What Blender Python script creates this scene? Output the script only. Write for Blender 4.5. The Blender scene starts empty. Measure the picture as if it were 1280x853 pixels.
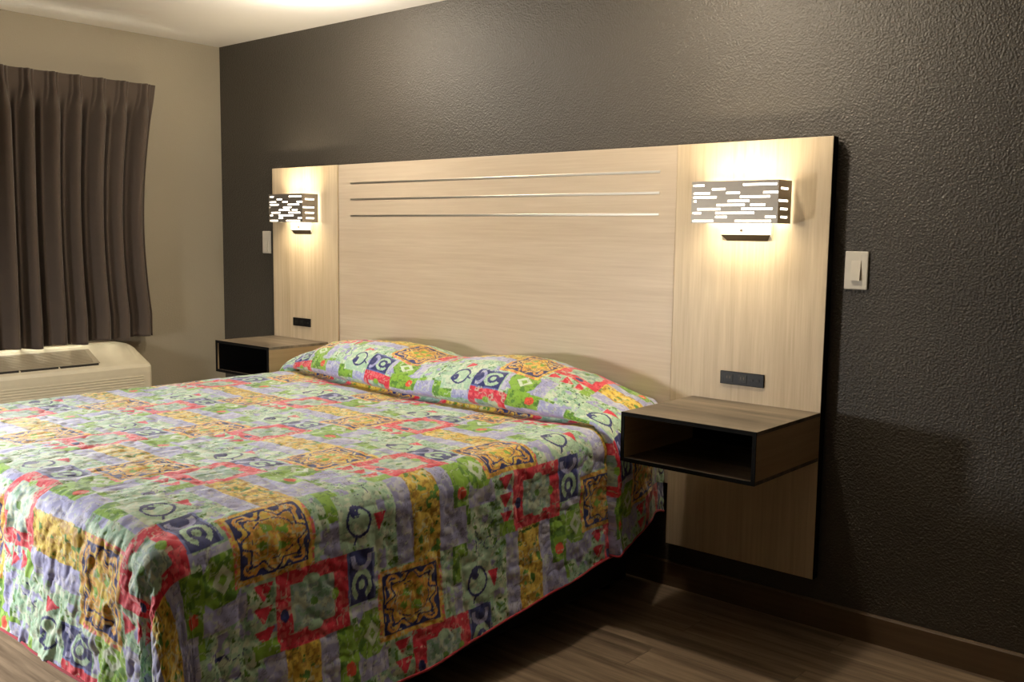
import bpy, bmesh, math, random
import numpy as np
from mathutils import Vector, Matrix

S = bpy.context.scene
COL = S.collection
PI = math.pi

# ------------------------------------------------------------------ camera
CAM_LOC = (0.0, -3.22, 1.37)
YAW, PITCH, ROLL, FPX = math.radians(40.925), math.radians(6.258), math.radians(0.7505), 1211.07


def make_camera():
    cam = bpy.data.cameras.new('camera')
    cam.sensor_width = 36.0
    cam.lens = 36.0 * FPX / 1280.0
    cam.clip_start = 0.02
    o = bpy.data.objects.new('camera', cam)
    COL.objects.link(o)
    f = Vector((-math.sin(YAW) * math.cos(PITCH), math.cos(YAW) * math.cos(PITCH), -math.sin(PITCH)))
    r = Vector((math.cos(YAW), math.sin(YAW), 0))
    u = r.cross(f)
    r2 = math.cos(ROLL) * r + math.sin(ROLL) * u
    u2 = -math.sin(ROLL) * r + math.cos(ROLL) * u
    m = Matrix((r2, u2, -f)).transposed().to_4x4()
    m.translation = Vector(CAM_LOC)
    o.matrix_world = m
    S.camera = o


make_camera()

# ------------------------------------------------------------------ light + exposure
S.view_settings.view_transform = 'Standard'
S.view_settings.look = 'None'
S.view_settings.gamma = 1.0
S.view_settings.use_curve_mapping = False
S.view_settings.exposure = 0.0

WARM = (1.0, 0.84, 0.58)
w = bpy.data.worlds.new('world')
S.world = w
w.use_nodes = True
w.node_tree.nodes['Background'].inputs[0].default_value = (0.35, 0.33, 0.30, 1)
w.node_tree.nodes['Background'].inputs[1].default_value = 0.05


def point_light(name, loc, power, color, radius):
    l = bpy.data.lights.new(name, 'POINT')
    l.energy = power
    l.color = color
    l.shadow_soft_size = radius
    o = bpy.data.objects.new(name, l)
    COL.objects.link(o)
    o.location = loc
    return o


def area_light(name, loc, direction, sx, sy, power, color, spread=PI):
    l = bpy.data.lights.new(name, 'AREA')
    l.shape = 'RECTANGLE'
    l.size = sx
    l.size_y = sy
    l.energy = power
    l.color = color
    l.spread = spread
    o = bpy.data.objects.new(name, l)
    COL.objects.link(o)
    o.location = loc
    o.rotation_euler = Vector(direction).to_track_quat('-Z', 'Y').to_euler()
    return o


ROOM_LAMP_W = 49
CEIL_LAMP_W = 28
CEIL_LAMP2_W = 26
SCONCE_UP_W = 2.0
SCONCE_DOWN_W = 1.5
SCONCE_EMIT = 5.0
WINDOW_W = 110
# unseen light placed low at front left to light the bed's foot, no fixture
area_light('low_front_light', (-3.62, -3.0, 0.90), (0.3, 0.6, -0.70), 0.22, 0.30, ROOM_LAMP_W, (1.0, 0.98, 0.94))
# second ceiling lamp, over the near side of the bed, just outside the picture
point_light('ceiling_lamp_light_near', (-1.76, -0.62, 2.33), CEIL_LAMP2_W, (1.0, 0.88, 0.70), 0.04)
# daylight behind the drawn curtains
area_light('window_daylight', (-5.42, -1.45, 1.5), (1, 0, 0), 1.3, 1.2, WINDOW_W, (1.0, 0.93, 0.75))

# ------------------------------------------------------------------ colour and materials


def lin(c):
    c = c / 255.0
    return c / 12.92 if c <= 0.04045 else ((c + 0.055) / 1.055) ** 2.4


def rgb(r, g, b):
    return (lin(r), lin(g), lin(b), 1.0)


def new_mat(name):
    m = bpy.data.materials.new(name)
    m.use_nodes = True
    nt = m.node_tree
    return m, nt, nt.nodes['Principled BSDF']


def node(nt, typ, **kw):
    n = nt.nodes.new(typ)
    for k, v in kw.items():
        if k in n.inputs:
            n.inputs[k].default_value = v
        else:
            setattr(n, k, v)
    return n


def plain(name, col, rough=0.5, metallic=0.0, spec=0.5, var=0.06, scale=30.0, bump=0.0, bscale=200.0):
    """plain material with a slight procedural mottle"""
    m, nt, b = new_mat(name)
    tc = node(nt, 'ShaderNodeTexCoord')
    n = node(nt, 'ShaderNodeTexNoise', Scale=scale, Detail=3.0)
    nt.links.new(tc.outputs['Object'], n.inputs['Vector'])
    mx = node(nt, 'ShaderNodeMix', data_type='RGBA')
    mx.inputs['A'].default_value = tuple(c * (1 - var) for c in col[:3]) + (1,)
    mx.inputs['B'].default_value = tuple(min(1, c * (1 + var)) for c in col[:3]) + (1,)
    nt.links.new(n.outputs['Fac'], mx.inputs['Factor'])
    nt.links.new(mx.outputs['Result'], b.inputs['Base Color'])
    b.inputs['Roughness'].default_value = rough
    b.inputs['Metallic'].default_value = metallic
    b.inputs['Specular IOR Level'].default_value = spec
    if bump:
        n2 = node(nt, 'ShaderNodeTexNoise', Scale=bscale, Detail=4.0)
        nt.links.new(tc.outputs['Object'], n2.inputs['Vector'])
        bp = node(nt, 'ShaderNodeBump', Strength=bump, Distance=0.002)
        nt.links.new(n2.outputs['Fac'], bp.inputs['Height'])
        nt.links.new(bp.outputs['Normal'], b.inputs['Normal'])
    return m


def textured_wall(name, col, rough, spec, strength, dist):
    """rolled orange-peel paint"""
    m, nt, b = new_mat(name)
    g = node(nt, 'ShaderNodeNewGeometry')
    v = node(nt, 'ShaderNodeTexVoronoi', Scale=150.0, feature='SMOOTH_F1')
    v.inputs['Smoothness'].default_value = 0.6
    n = node(nt, 'ShaderNodeTexNoise', Scale=120.0, Detail=3.0, Roughness=0.6)
    n3 = node(nt, 'ShaderNodeTexNoise', Scale=1.6, Detail=2.0)
    for q in (v, n, n3):
        nt.links.new(g.outputs['Position'], q.inputs['Vector'])
    ad = node(nt, 'ShaderNodeMath', operation='MULTIPLY_ADD')
    nt.links.new(n.outputs['Fac'], ad.inputs[0])
    ad.inputs[1].default_value = 1.4
    nt.links.new(v.outputs['Distance'], ad.inputs[2])
    bp = node(nt, 'ShaderNodeBump', Strength=strength, Distance=dist)
    nt.links.new(ad.outputs[0], bp.inputs['Height'])
    nt.links.new(bp.outputs['Normal'], b.inputs['Normal'])
    mx = node(nt, 'ShaderNodeMix', data_type='RGBA')
    mx.inputs['A'].default_value = tuple(c * 0.93 for c in col[:3]) + (1,)
    mx.inputs['B'].default_value = tuple(c * 1.07 for c in col[:3]) + (1,)
    nt.links.new(n3.outputs['Fac'], mx.inputs['Factor'])
    nt.links.new(mx.outputs['Result'], b.inputs['Base Color'])
    b.inputs['Roughness'].default_value = rough
    b.inputs['Specular IOR Level'].default_value = spec
    return m


def wood(name, c_dark, c_light, axis, rough=0.45, fine=60.0, stretch=0.035, contrast=(0.3, 0.7), bump=0.08, broad=0.35):
    """wood-grain laminate, grain running along the given axis (0 x, 1 y, 2 z)"""
    m, nt, b = new_mat(name)
    g = node(nt, 'ShaderNodeNewGeometry')
    mp = node(nt, 'ShaderNodeMapping')
    sc = [1.0, 1.0, 1.0]
    sc[axis] = stretch
    mp.inputs['Scale'].default_value = sc
    nt.links.new(g.outputs['Position'], mp.inputs['Vector'])
    n1 = node(nt, 'ShaderNodeTexNoise', Scale=fine, Detail=5.0, Roughness=0.6)
    n2 = node(nt, 'ShaderNodeTexNoise', Scale=fine * 0.18, Detail=2.0)
    nt.links.new(mp.outputs['Vector'], n1.inputs['Vector'])
    nt.links.new(mp.outputs['Vector'], n2.inputs['Vector'])
    mm = node(nt, 'ShaderNodeMix', data_type='FLOAT')
    mm.inputs[0].default_value = broad
    nt.links.new(n1.outputs['Fac'], mm.inputs[2])
    nt.links.new(n2.outputs['Fac'], mm.inputs[3])
    cr = node(nt, 'ShaderNodeValToRGB')
    cr.color_ramp.elements[0].position = contrast[0]
    cr.color_ramp.elements[0].color = c_dark
    cr.color_ramp.elements[1].position = contrast[1]
    cr.color_ramp.elements[1].color = c_light
    nt.links.new(mm.outputs[0], cr.inputs['Fac'])
    nt.links.new(cr.outputs['Color'], b.inputs['Base Color'])
    b.inputs['Roughness'].default_value = rough
    bp = node(nt, 'ShaderNodeBump', Strength=bump, Distance=0.001)
    nt.links.new(n1.outputs['Fac'], bp.inputs['Height'])
    nt.links.new(bp.outputs['Normal'], b.inputs['Normal'])
    return m


def plank_floor(name):
    m, nt, b = new_mat(name)
    g = node(nt, 'ShaderNodeNewGeometry')
    br = node(nt, 'ShaderNodeTexBrick')
    br.offset = 0.37
    br.inputs['Scale'].default_value = 1.0
    br.inputs['Brick Width'].default_value = 1.22
    br.inputs['Row Height'].default_value = 0.18
    br.inputs['Mortar Size'].default_value = 0.0022
    br.inputs['Color1'].default_value = (0.25, 0.25, 0.25, 1)
    br.inputs['Color2'].default_value = (0.85, 0.85, 0.85, 1)
    br.inputs['Mortar'].default_value = (0, 0, 0, 1)
    nt.links.new(g.outputs['Position'], br.inputs['Vector'])
    mp = node(nt, 'ShaderNodeMapping')
    mp.inputs['Scale'].default_value = (0.07, 1, 1)
    nt.links.new(g.outputs['Position'], mp.inputs['Vector'])
    addv = node(nt, 'ShaderNodeVectorMath', operation='ADD')
    nt.links.new(mp.outputs['Vector'], addv.inputs[0])
    nt.links.new(br.outputs['Color'], addv.inputs[1])
    n = node(nt, 'ShaderNodeTexNoise', Scale=26.0, Detail=6.0, Roughness=0.62)
    nt.links.new(addv.outputs[0], n.inputs['Vector'])
    cr = node(nt, 'ShaderNodeValToRGB')
    cr.color_ramp.elements[0].position = 0.3
    cr.color_ramp.elements[0].color = rgb(104, 86, 68)
    cr.color_ramp.elements[1].position = 0.72
    cr.color_ramp.elements[1].color = rgb(188, 164, 136)
    nt.links.new(n.outputs['Fac'], cr.inputs['Fac'])
    mu = node(nt, 'ShaderNodeMix', data_type='RGBA', blend_type='MULTIPLY')
    mu.inputs['Factor'].default_value = 0.35
    nt.links.new(cr.outputs['Color'], mu.inputs['A'])
    nt.links.new(br.outputs['Color'], mu.inputs['B'])
    nt.links.new(mu.outputs['Result'], b.inputs['Base Color'])
    b.inputs['Roughness'].default_value = 0.5
    bp = node(nt, 'ShaderNodeBump', Strength=0.15, Distance=0.002)
    nt.links.new(n.outputs['Fac'], bp.inputs['Height'])
    nt.links.new(bp.outputs['Normal'], b.inputs['Normal'])
    return m


def fabric(name, col, rough=0.85, scale=900.0, sheen=0.2):
    m, nt, b = new_mat(name)
    tc = node(nt, 'ShaderNodeTexCoord')
    wv = node(nt, 'ShaderNodeTexNoise', Scale=scale, Detail=2.0)
    n = node(nt, 'ShaderNodeTexNoise', Scale=9.0, Detail=3.0)
    nt.links.new(tc.outputs['Object'], wv.inputs['Vector'])
    nt.links.new(tc.outputs['Object'], n.inputs['Vector'])
    mx = node(nt, 'ShaderNodeMix', data_type='RGBA')
    mx.inputs['A'].default_value = tuple(c * 0.88 for c in col[:3]) + (1,)
    mx.inputs['B'].default_value = tuple(c * 1.12 for c in col[:3]) + (1,)
    nt.links.new(n.outputs['Fac'], mx.inputs['Factor'])
    nt.links.new(mx.outputs['Result'], b.inputs['Base Color'])
    bp = node(nt, 'ShaderNodeBump', Strength=0.2, Distance=0.001)
    nt.links.new(wv.outputs['Fac'], bp.inputs['Height'])
    nt.links.new(bp.outputs['Normal'], b.inputs['Normal'])
    b.inputs['Roughness'].default_value = rough
    b.inputs['Sheen Weight'].default_value = sheen
    return m


def emitter(name, col, strength):
    m, nt, b = new_mat(name)
    b.inputs['Base Color'].default_value = (0.9, 0.9, 0.88, 1)
    b.inputs['Emission Color'].default_value = col
    b.inputs['Emission Strength'].default_value = strength
    b.inputs['Roughness'].default_value = 0.5
    return m


M = {
    'dark_wall': textured_wall('charcoal_taupe_paint', rgb(69, 64, 57), 0.48, 0.5, 0.60, 0.004),
    'beige_wall': textured_wall('beige_paint', rgb(160, 150, 130), 0.6, 0.35, 0.18, 0.004),
    'ceiling': textured_wall('white_ceiling_paint', rgb(240, 236, 230), 0.8, 0.2, 0.12, 0.003),
    'floor': plank_floor('vinyl_plank'),
    'base': wood('brown_vinyl_base', rgb(84, 66, 48), rgb(112, 90, 66), 0, rough=0.5),
    'panel_v': wood('laminate_vertical_grain', rgb(186, 165, 133), rgb(218, 199, 169), 2, rough=0.42, fine=90.0),
    'panel_h': wood('laminate_horizontal_grain', rgb(196, 176, 151), rgb(215, 198, 175), 0, rough=0.42, fine=90.0),
    'stand': wood('weathered_grey_wood', rgb(36, 31, 26), rgb(138, 124, 106), 0, rough=0.4, fine=26.0, stretch=0.07, contrast=(0.34, 0.66), broad=0.45),
    'stand_side': wood('brown_wood_side', rgb(150, 126, 92), rgb(178, 152, 114), 1, rough=0.45, fine=60.0),
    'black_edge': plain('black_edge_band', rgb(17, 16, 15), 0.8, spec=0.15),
    'steel': plain('brushed_steel', rgb(225, 218, 205), 0.38, 1.0),
    'shade_metal': plain('satin_nickel', rgb(168, 160, 150), 0.42, 0.75),
    'bronze': plain('dark_nickel', rgb(92, 82, 70), 0.4, 0.8),
    'plate': plain('white_plastic', rgb(228, 220, 204), 0.35),
    'plate_black': plain('black_plastic', rgb(17, 16, 19), 0.4, spec=0.3),
    'socket': plain('socket_black', rgb(10, 10, 11), 0.5),
    'curtain': fabric('brown_curtain_cloth', rgb(80, 67, 57)),
    'ptac': plain('ivory_plastic', rgb(214, 204, 178), 0.45),
    'grille': plain('taupe_plastic', rgb(150, 138, 116), 0.55),
    'grille_dark': plain('dark_slot', rgb(40, 36, 30), 0.7),
    'black_fabric': fabric('black_base_cloth', rgb(24, 22, 21)),
    'mattress': fabric('white_mattress_cloth', rgb(205, 200, 190)),
    'glow': emitter('sconce_diffuser', (1.0, 0.92, 0.76, 1), SCONCE_EMIT),
    'dome': emitter('dome_glass', (1.0, 0.90, 0.74, 1), 3.0),
    'frame_white': plain('white_window_frame', rgb(220, 216, 206), 0.4),
}
m, nt, b = new_mat('window_glass')
b.inputs['Base Color'].default_value = (0.95, 0.97, 0.97, 1)
b.inputs['Roughness'].default_value = 0.02
b.inputs['Transmission Weight'].default_value = 1.0
b.inputs['IOR'].default_value = 1.05
M['glass'] = m

# ------------------------------------------------------------------ builders


def thing(name, label, cat, loc=(0, 0, 0), group=None):
    o = bpy.data.objects.new(name, None)
    o.empty_display_size = 0.05
    COL.objects.link(o)
    o.location = loc
    tag(o, label, cat, group)
    return o


def tag(o, label, cat, group=None):
    o['label'] = label
    o['category'] = cat
    if group:
        o['group'] = group
    return o


def add_box(bm, x0, x1, y0, y1, z0, z1, bev=0.0, seg=2):
    vs = [bm.verts.new((x, y, z)) for x in (x0, x1) for y in (y0, y1) for z in (z0, z1)]
    fs = [(0, 1, 3, 2), (4, 6, 7, 5), (0, 4, 5, 1), (2, 3, 7, 6), (0, 2, 6, 4), (1, 5, 7, 3)]
    faces = [bm.faces.new([vs[i] for i in f]) for f in fs]
    if bev:
        es = list({e for f in faces for e in f.edges})
        bmesh.ops.bevel(bm, geom=es, offset=bev, segments=seg, affect='EDGES', profile=0.5)


def add_prism(bm, poly, axis, a0, a1):
    """extrude a closed polygon (list of 2-tuples) along axis 'x' or 'y'"""
    def pt(p, a):
        return (a, p[0], p[1]) if axis == 'x' else (p[0], a, p[1])
    v0 = [bm.verts.new(pt(p, a0)) for p in poly]
    v1 = [bm.verts.new(pt(p, a1)) for p in poly]
    n = len(poly)
    bm.faces.new(v0)
    bm.faces.new(v1[::-1])
    for i in range(n):
        bm.faces.new((v0[i], v0[(i + 1) % n], v1[(i + 1) % n], v1[i]))


def add_cyl(bm, c, axis, r, h, n=24):
    ax = Vector(axis).normalized()
    q = ax.to_track_quat('Z', 'Y')
    r0 = [bm.verts.new(Vector(c) + q @ Vector((r * math.cos(t), r * math.sin(t), 0))) for t in [2 * PI * k / n for k in range(n)]]
    r1 = [bm.verts.new(v.co + ax * h) for v in r0]
    bm.faces.new(r0[::-1])
    bm.faces.new(r1)
    for i in range(n):
        bm.faces.new((r0[i], r0[(i + 1) % n], r1[(i + 1) % n], r1[i]))


def obj(name, bm, mat, parent=None, smooth=False, loc=None):
    """link a bmesh (in world coordinates) as one mesh object; loc moves its origin"""
    bmesh.ops.recalc_face_normals(bm, faces=bm.faces[:])
    org = Vector(parent.location) if parent and loc is None and parent.parent is None else Vector(loc or (0, 0, 0))
    if parent and parent.parent is not None:
        org = Vector(parent['_org']) if '_org' in parent else Vector((0, 0, 0))
    if parent and parent.type == 'MESH' and parent.parent is None:
        org = Vector(parent.location)
    bmesh.ops.translate(bm, verts=bm.verts[:], vec=-org)
    me = bpy.data.meshes.new(name)
    bm.to_mesh(me)
    bm.free()
    if smooth:
        for p in me.polygons:
            p.use_smooth = True
    me.materials.append(mat)
    o = bpy.data.objects.new(name, me)
    COL.objects.link(o)
    if parent:
        o.parent = parent
        ORG[o.name] = org
    else:
        o.location = org
    return o


ORG = {}


def sub(name, bm, mat, part, root, smooth=False):
    """a sub-part: world-coordinate bmesh under a part whose frame sits at the root's origin"""
    bmesh.ops.recalc_face_normals(bm, faces=bm.faces[:])
    bmesh.ops.translate(bm, verts=bm.verts[:], vec=-Vector(root.location))
    me = bpy.data.meshes.new(name)
    bm.to_mesh(me)
    bm.free()
    if smooth:
        for p in me.polygons:
            p.use_smooth = True
    me.materials.append(mat)
    o = bpy.data.objects.new(name, me)
    COL.objects.link(o)
    o.parent = part
    return o


def struct(name, bm, mat):
    o = obj(name, bm, mat)
    o['kind'] = 'structure'
    return o


def box_bm(*a, **k):
    bm = bmesh.new()
    add_box(bm, *a, **k)
    return bm


# ------------------------------------------------------------------ room shell
XL, XR, YB, YF, ZC = -5.06, 3.0, 0.0, -6.6, 2.425
T = 0.12
struct('floor', box_bm(XL - T, XR + T, YF - T, YB + T, -0.1, 0.0), M['floor'])
struct('ceiling', box_bm(XL - T, XR + T, YF - T, YB + T, ZC, ZC + 0.1), M['ceiling'])
struct('wall_back', box_bm(XL - T, XR + T, YB, YB + T, 0.0, ZC), M['dark_wall'])
struct('wall_right', box_bm(XR, XR + T, YF - T, YB, 0.0, ZC), M['dark_wall'])
struct('wall_front', box_bm(XL - T, XR, YF - T, YF, 0.0, ZC), M['beige_wall'])
WY0, WY1, WZ0, WZ1 = -2.25, -0.72, 0.86, 2.06
bm = bmesh.new()
add_box(bm, XL - T, XL, YF, WY0, 0, ZC)
add_box(bm, XL - T, XL, WY1, YB, 0, ZC)
add_box(bm, XL - T, XL, WY0, WY1, 0, WZ0)
add_box(bm, XL - T, XL, WY0, WY1, WZ1, ZC)
struct('wall_left', bm, M['beige_wall'])
bm = bmesh.new()
fx0, fx1 = XL - 0.09, XL - 0.04
add_box(bm, fx0, fx1, WY0, WY1, WZ0, WZ0 + 0.05)
add_box(bm, fx0, fx1, WY0, WY1, WZ1 - 0.05, WZ1)
add_box(bm, fx0, fx1, WY0, WY0 + 0.05, WZ0 + 0.05, WZ1 - 0.05)
add_box(bm, fx0, fx1, WY1 - 0.05, WY1, WZ0 + 0.05, WZ1 - 0.05)
add_box(bm, fx0, fx1, (WY0 + WY1) / 2 - 0.025, (WY0 + WY1) / 2 + 0.025, WZ0 + 0.05, WZ1 - 0.05)
win = struct('window_1', bm, M['frame_white'])
sub('window_glass', box_bm(XL - 0.068, XL - 0.062, WY0 + 0.05, WY1 - 0.05, WZ0 + 0.05, WZ1 - 0.05), M['glass'], win, win)
# baseboards with a small rounded top
def baseboard(name, axis, a0, a1, pos, sgn):
    bm = bmesh.new()
    t = 0.012 * sgn
    prof = [(pos, 0.0), (pos + t, 0.0), (pos + t, 0.093), (pos + t * 0.6, 0.099), (pos, 0.1)]
    add_prism(bm, prof, axis, a0, a1)
    return struct(name, bm, M['base'])
baseboard('baseboard_back', 'x', XL, XR, 0.0, -1)
bm = bmesh.new()
add_prism(bm, [(XL, 0.0), (XL + 0.012, 0.0), (XL + 0.012, 0.093), (XL + 0.007, 0.099), (XL, 0.1)], 'y', YF, -0.012)
struct('baseboard_left', bm, M['base'])

# ------------------------------------------------------------------ headboard
HBF, HBB = -0.050, -0.012
HX0, HX1, HX2, HX3, HZ0, HZ1 = -4.492, -3.935, -1.945, -1.345, 0.185, 1.711
hb = thing('headboard', 'wide tan wood-grain headboard panelling on the dark wall behind the bed', 'headboard', ((HX0 + HX3) / 2, HBB, HZ0))
o = obj('side_panel', box_bm(HX0, HX1 - 0.002, HBF, HBB, HZ0, HZ1, bev=0.0015), M['panel_v'], hb)
o = obj('side_panel', box_bm(HX2 + 0.002, HX3, HBF, HBB, HZ0, HZ1, bev=0.0015), M['panel_v'], hb)
o = obj('center_panel', box_bm(HX1 + 0.002, HX2 - 0.002, HBF + 0.006, HBB, 0.42, HZ1, bev=0.0015), M['panel_h'], hb)
o['label'] = 'middle panel with horizontal grain'
for z in (1.616, 1.536, 1.4545):
    add = bmesh.new()
    add_box(add, -3.84, -2.02, HBF + 0.0045, HBF + 0.008, z - 0.005, z + 0.005, bev=0.0012)
    o = obj('metal_inlay', add, M['steel'], hb)
    o['label'] = 'thin polished metal strip'
for xa, xb in ((HX0 - 0.0012, HX0), (HX3, HX3 + 0.0012)):
    o = obj('edge_band', box_bm(xa, xb, HBF + 0.001, HBB, HZ0, HZ1), M['black_edge'], hb)  # thin black strips over the outer side faces
    o['label'] = 'thin black strip on the outer edge'
# stand-off battens that carry the panels off the wall
for xa, xb in ((HX0 + 0.1, HX1 - 0.1), (HX2 + 0.1, HX3 - 0.1), (-3.6, -2.3)):
    obj('wall_batten', box_bm(xa, xb, HBB, -0.0008, 1.30, 1.38), M['black_edge'], hb)

# ------------------------------------------------------------------ sconces
ROWS = [  # slot rows on the front, top to bottom, as fractions of the width
    [(0.00, 0.15), (0.60, 0.98)],
    [(0.24, 0.40)],
    [(0.02, 0.22), (0.41, 0.57), (0.83, 1.00)],
    [(0.00, 0.30), (0.57, 0.91)],
    [(0.02, 0.06), (0.43, 0.68)],
    [(0.30, 0.63), (0.69, 0.86)],
    [(0.07, 0.35), (0.59, 0.94)],
    [(0.00, 0.12), (0.29, 0.74)],
    [(0.29, 0.43), (0.86, 0.98)],
    [(0.00, 0.27), (0.52, 0.93)],
]
SIDE = [[], [(0.15, 0.75)], [], [], [(0.0, 0.75)], [], [(0.15, 0.75)], [], [(0.2, 0.75)], []]


def solid_intervals(slots):
    out, a = [], 0.0
    for s0, s1 in sorted(slots):
        if s0 > a:
            out.append((a, s0))
        a = s1
    if a < 1.0:
        out.append((a, 1.0))
    return out


def sconce(xc, wid, label):
    x0, x1, y0, y1, z0, z1 = xc - wid / 2, xc + wid / 2, -0.162, -0.062, 1.420, 1.566
    t = 0.003
    root = thing('wall_sconce', label, 'wall lamp', (xc, HBF, 1.37), 'slotted metal wall lamps on the headboard')
    # back plate with a chamfered lower lip
    bm = bmesh.new()
    pz = 1.372
    add_prism(bm, [(HBF, z1 - 0.03), (HBF, pz - 0.008), (HBF - 0.002, pz - 0.010), (HBF - 0.016, pz + 0.008), (HBF - 0.016, z1 - 0.03)], 'x', xc - 0.096 * wid / 0.33, xc + 0.096 * wid / 0.33)
    obj('back_plate', bm, M['plate'], root)
    bm = bmesh.new()
    hw = 0.096 * wid / 0.33
    v = [bm.verts.new(p) for p in ((xc - hw, HBF - 0.0175, pz + 0.008), (xc + hw, HBF - 0.0175, pz + 0.008), (xc + hw * 0.82, HBF - 0.0015, pz - 0.0125), (xc - hw * 0.82, HBF - 0.0015, pz - 0.0125),
                                  (xc - hw, HBF - 0.0165, pz + 0.0095), (xc + hw, HBF - 0.0165, pz + 0.0095), (xc + hw * 0.82, HBF, pz - 0.010), (xc - hw * 0.82, HBF, pz - 0.010))]
    for f in ((0, 1, 2, 3), (4, 7, 6, 5), (0, 4, 5, 1), (1, 5, 6, 2), (2, 6, 7, 3), (3, 7, 4, 0)):
        bm.faces.new([v[i] for i in f])
    o = obj('lower_lip', bm, M['bronze'], root)  # shade of the downward bevel put into the dark metal colour
    o['label'] = 'bevelled lip with its underside shade painted in'
    bm = bmesh.new()
    add_cyl(bm, (xc - 0.015, HBF - 0.016, 1.396), (0, -1, 0), 0.004, 0.006, 12)
    o = obj('screw', bm, M['bronze'], root)
    # perforated shade: thin metal wrapper with slots
    bm = bmesh.new()
    nr = len(ROWS)
    rim = 0.004
    rh = (z1 - z0 - 2 * rim) / nr
    for za, zb in ((z0, z0 + rim), (z1 - rim, z1)):
        add_box(bm, x0, x1, y0, y0 + t, za, zb)
        add_box(bm, x0, x0 + t, y0 + t, y1, za, zb)
        add_box(bm, x1 - t, x1, y0 + t, y1, za, zb)
    bar = rh * 0.46
    for i in range(nr):
        zt = z1 - rim - i * rh
        zb = zt - rh
        # bars between rows
        add_box(bm, x0, x1, y0, y0 + t, zt - bar, zt)
        add_box(bm, x0, x0 + t, y0 + t, y1, zt - bar, zt)
        add_box(bm, x1 - t, x1, y0 + t, y1, zt - bar, zt)
        for a, c in solid_intervals(ROWS[i]):
            add_box(bm, x0 + a * wid, x0 + c * wid, y0, y0 + t, zb, zt - bar)
        dp = y1 - y0 - t
        for a, c in solid_intervals(SIDE[i]):
            add_box(bm, x1 - t, x1, y0 + t + a * dp, y0 + t + c * dp, zb, zt - bar)
            add_box(bm, x0, x0 + t, y0 + t + a * dp, y0 + t + c * dp, zb, zt - bar)
    obj('shade', bm, M['shade_metal'], root)
    # frosted diffuser wrapped inside the shade
    bm = bmesh.new()
    d = 0.007
    add_box(bm, x0 + d, x1 - d, y0 + d, y0 + d + 0.003, z0 + 0.004, z1 - 0.004)
    add_box(bm, x0 + d, x0 + d + 0.003, y0 + d + 0.003, y1, z0 + 0.004, z1 - 0.004)
    add_box(bm, x1 - d - 0.003, x1 - d, y0 + d + 0.003, y1, z0 + 0.004, z1 - 0.004)
    o = obj('diffuser', bm, M['glow'], root)
    o['label'] = 'glowing frosted liner'
    # arm joining shade and plate
    obj('bracket', box_bm(xc - 0.05, xc + 0.05, y1 - 0.03, HBF - 0.016, 1.48, 1.50), M['shade_metal'], root)
    # the bulbs' own light
    for nm, zz, dr, p in (('sconce_up_light', z1 - 0.02, (0, -0.25, 1), SCONCE_UP_W), ('sconce_down_light', z0 + 0.02, (0, -0.25, -1), SCONCE_DOWN_W)):
        l = area_light(nm, (0, 0, 0), dr, wid * 0.8, 0.03, p, WARM, math.radians(150))
        l.parent = root
        l.location = Vector((xc, y0 + 0.030, zz)) - root.location


sconce(-1.645, 0.332, 'slotted metal box wall lamp glowing above the right-hand nightstand')
sconce(-4.222, 0.288, 'slotted metal box wall lamp glowing on the left headboard panel by the window corner')

# ------------------------------------------------------------------ switches and outlets


def rocker(x0, x1, z0, z1, label, small=False):
    root = thing('light_switch', label, 'light switch', ((x0 + x1) / 2, 0, (z0 + z1) / 2), 'white light switches on the dark wall')
    obj('cover_plate', box_bm(x0, x1, -0.008, -0.0005, z0, z1, bev=0.003), M['plate'], root)
    cx, cz = (x0 + x1) / 2, (z0 + z1) / 2
    w, h = (x1 - x0), (z1 - z0)
    if not small:
        bm = bmesh.new()
        add_prism(bm, [(-0.008, cz - 0.033), (-0.018, cz - 0.033), (-0.009, cz + 0.033), (-0.008, cz + 0.033)], 'x', cx - w * 0.2, cx + w * 0.2)
        obj('rocker', bm, M['plate'], root)
    else:
        bm = bmesh.new()
        add_prism(bm, [(-0.008, cz - 0.05), (-0.017, cz - 0.05), (-0.009, cz + 0.01), (-0.008, cz + 0.01)], 'x', cx - w * 0.2, cx + w * 0.2)
        obj('rocker', bm, M['plate'], root)


rocker(-1.303, -1.224, 1.202, 1.330, 'white rocker light switch on the dark wall right of the headboard')
rocker(-4.652, -4.575, 1.249, 1.373, 'white light switch on the dark wall left of the headboard', True)


def power_strip(x0, x1, z0, z1, label):
    root = thing('power_outlet', label, 'power outlet', ((x0 + x1) / 2, HBF, (z0 + z1) / 2), 'black outlets set in the headboard')
    w, h = x1 - x0, z1 - z0
    obj('face_plate', box_bm(x0, x1, HBF - 0.006, HBF, z0, z1, bev=0.002), M['plate_black'], root)
    zc = (z0 + z1) / 2
    for fx, wd in ((0.2, 0.2), (0.52, 0.2)):
        cx = x0 + w * fx
        bm = bmesh.new()
        add_box(bm, cx - w * wd / 2, cx + w * wd / 2, HBF - 0.0075, HBF - 0.006, zc - h * 0.3, zc + h * 0.3, bev=0.0006, seg=1)
        so = obj('socket', bm, M['socket'], root)
        for dx in (-0.006, 0.006):
            sub('slot', box_bm(cx + dx - 0.001, cx + dx + 0.001, HBF - 0.008, HBF - 0.0075, zc - 0.002, zc + 0.007), M['bronze'], so, root)
    for fx in (0.72, 0.86):
        cx = x0 + w * fx
        obj('usb_port', box_bm(cx - 0.007, cx + 0.007, HBF - 0.0075, HBF - 0.006, zc - 0.004, zc + 0.004), M['socket'], root)


power_strip(-1.730, -1.556, 0.838, 0.886, 'black power outlet strip in the headboard above the right-hand nightstand')
power_strip(-4.312, -4.162, 0.868, 0.912, 'black power outlet strip in the left headboard panel above the far nightstand')

# ------------------------------------------------------------------ nightstands


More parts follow.
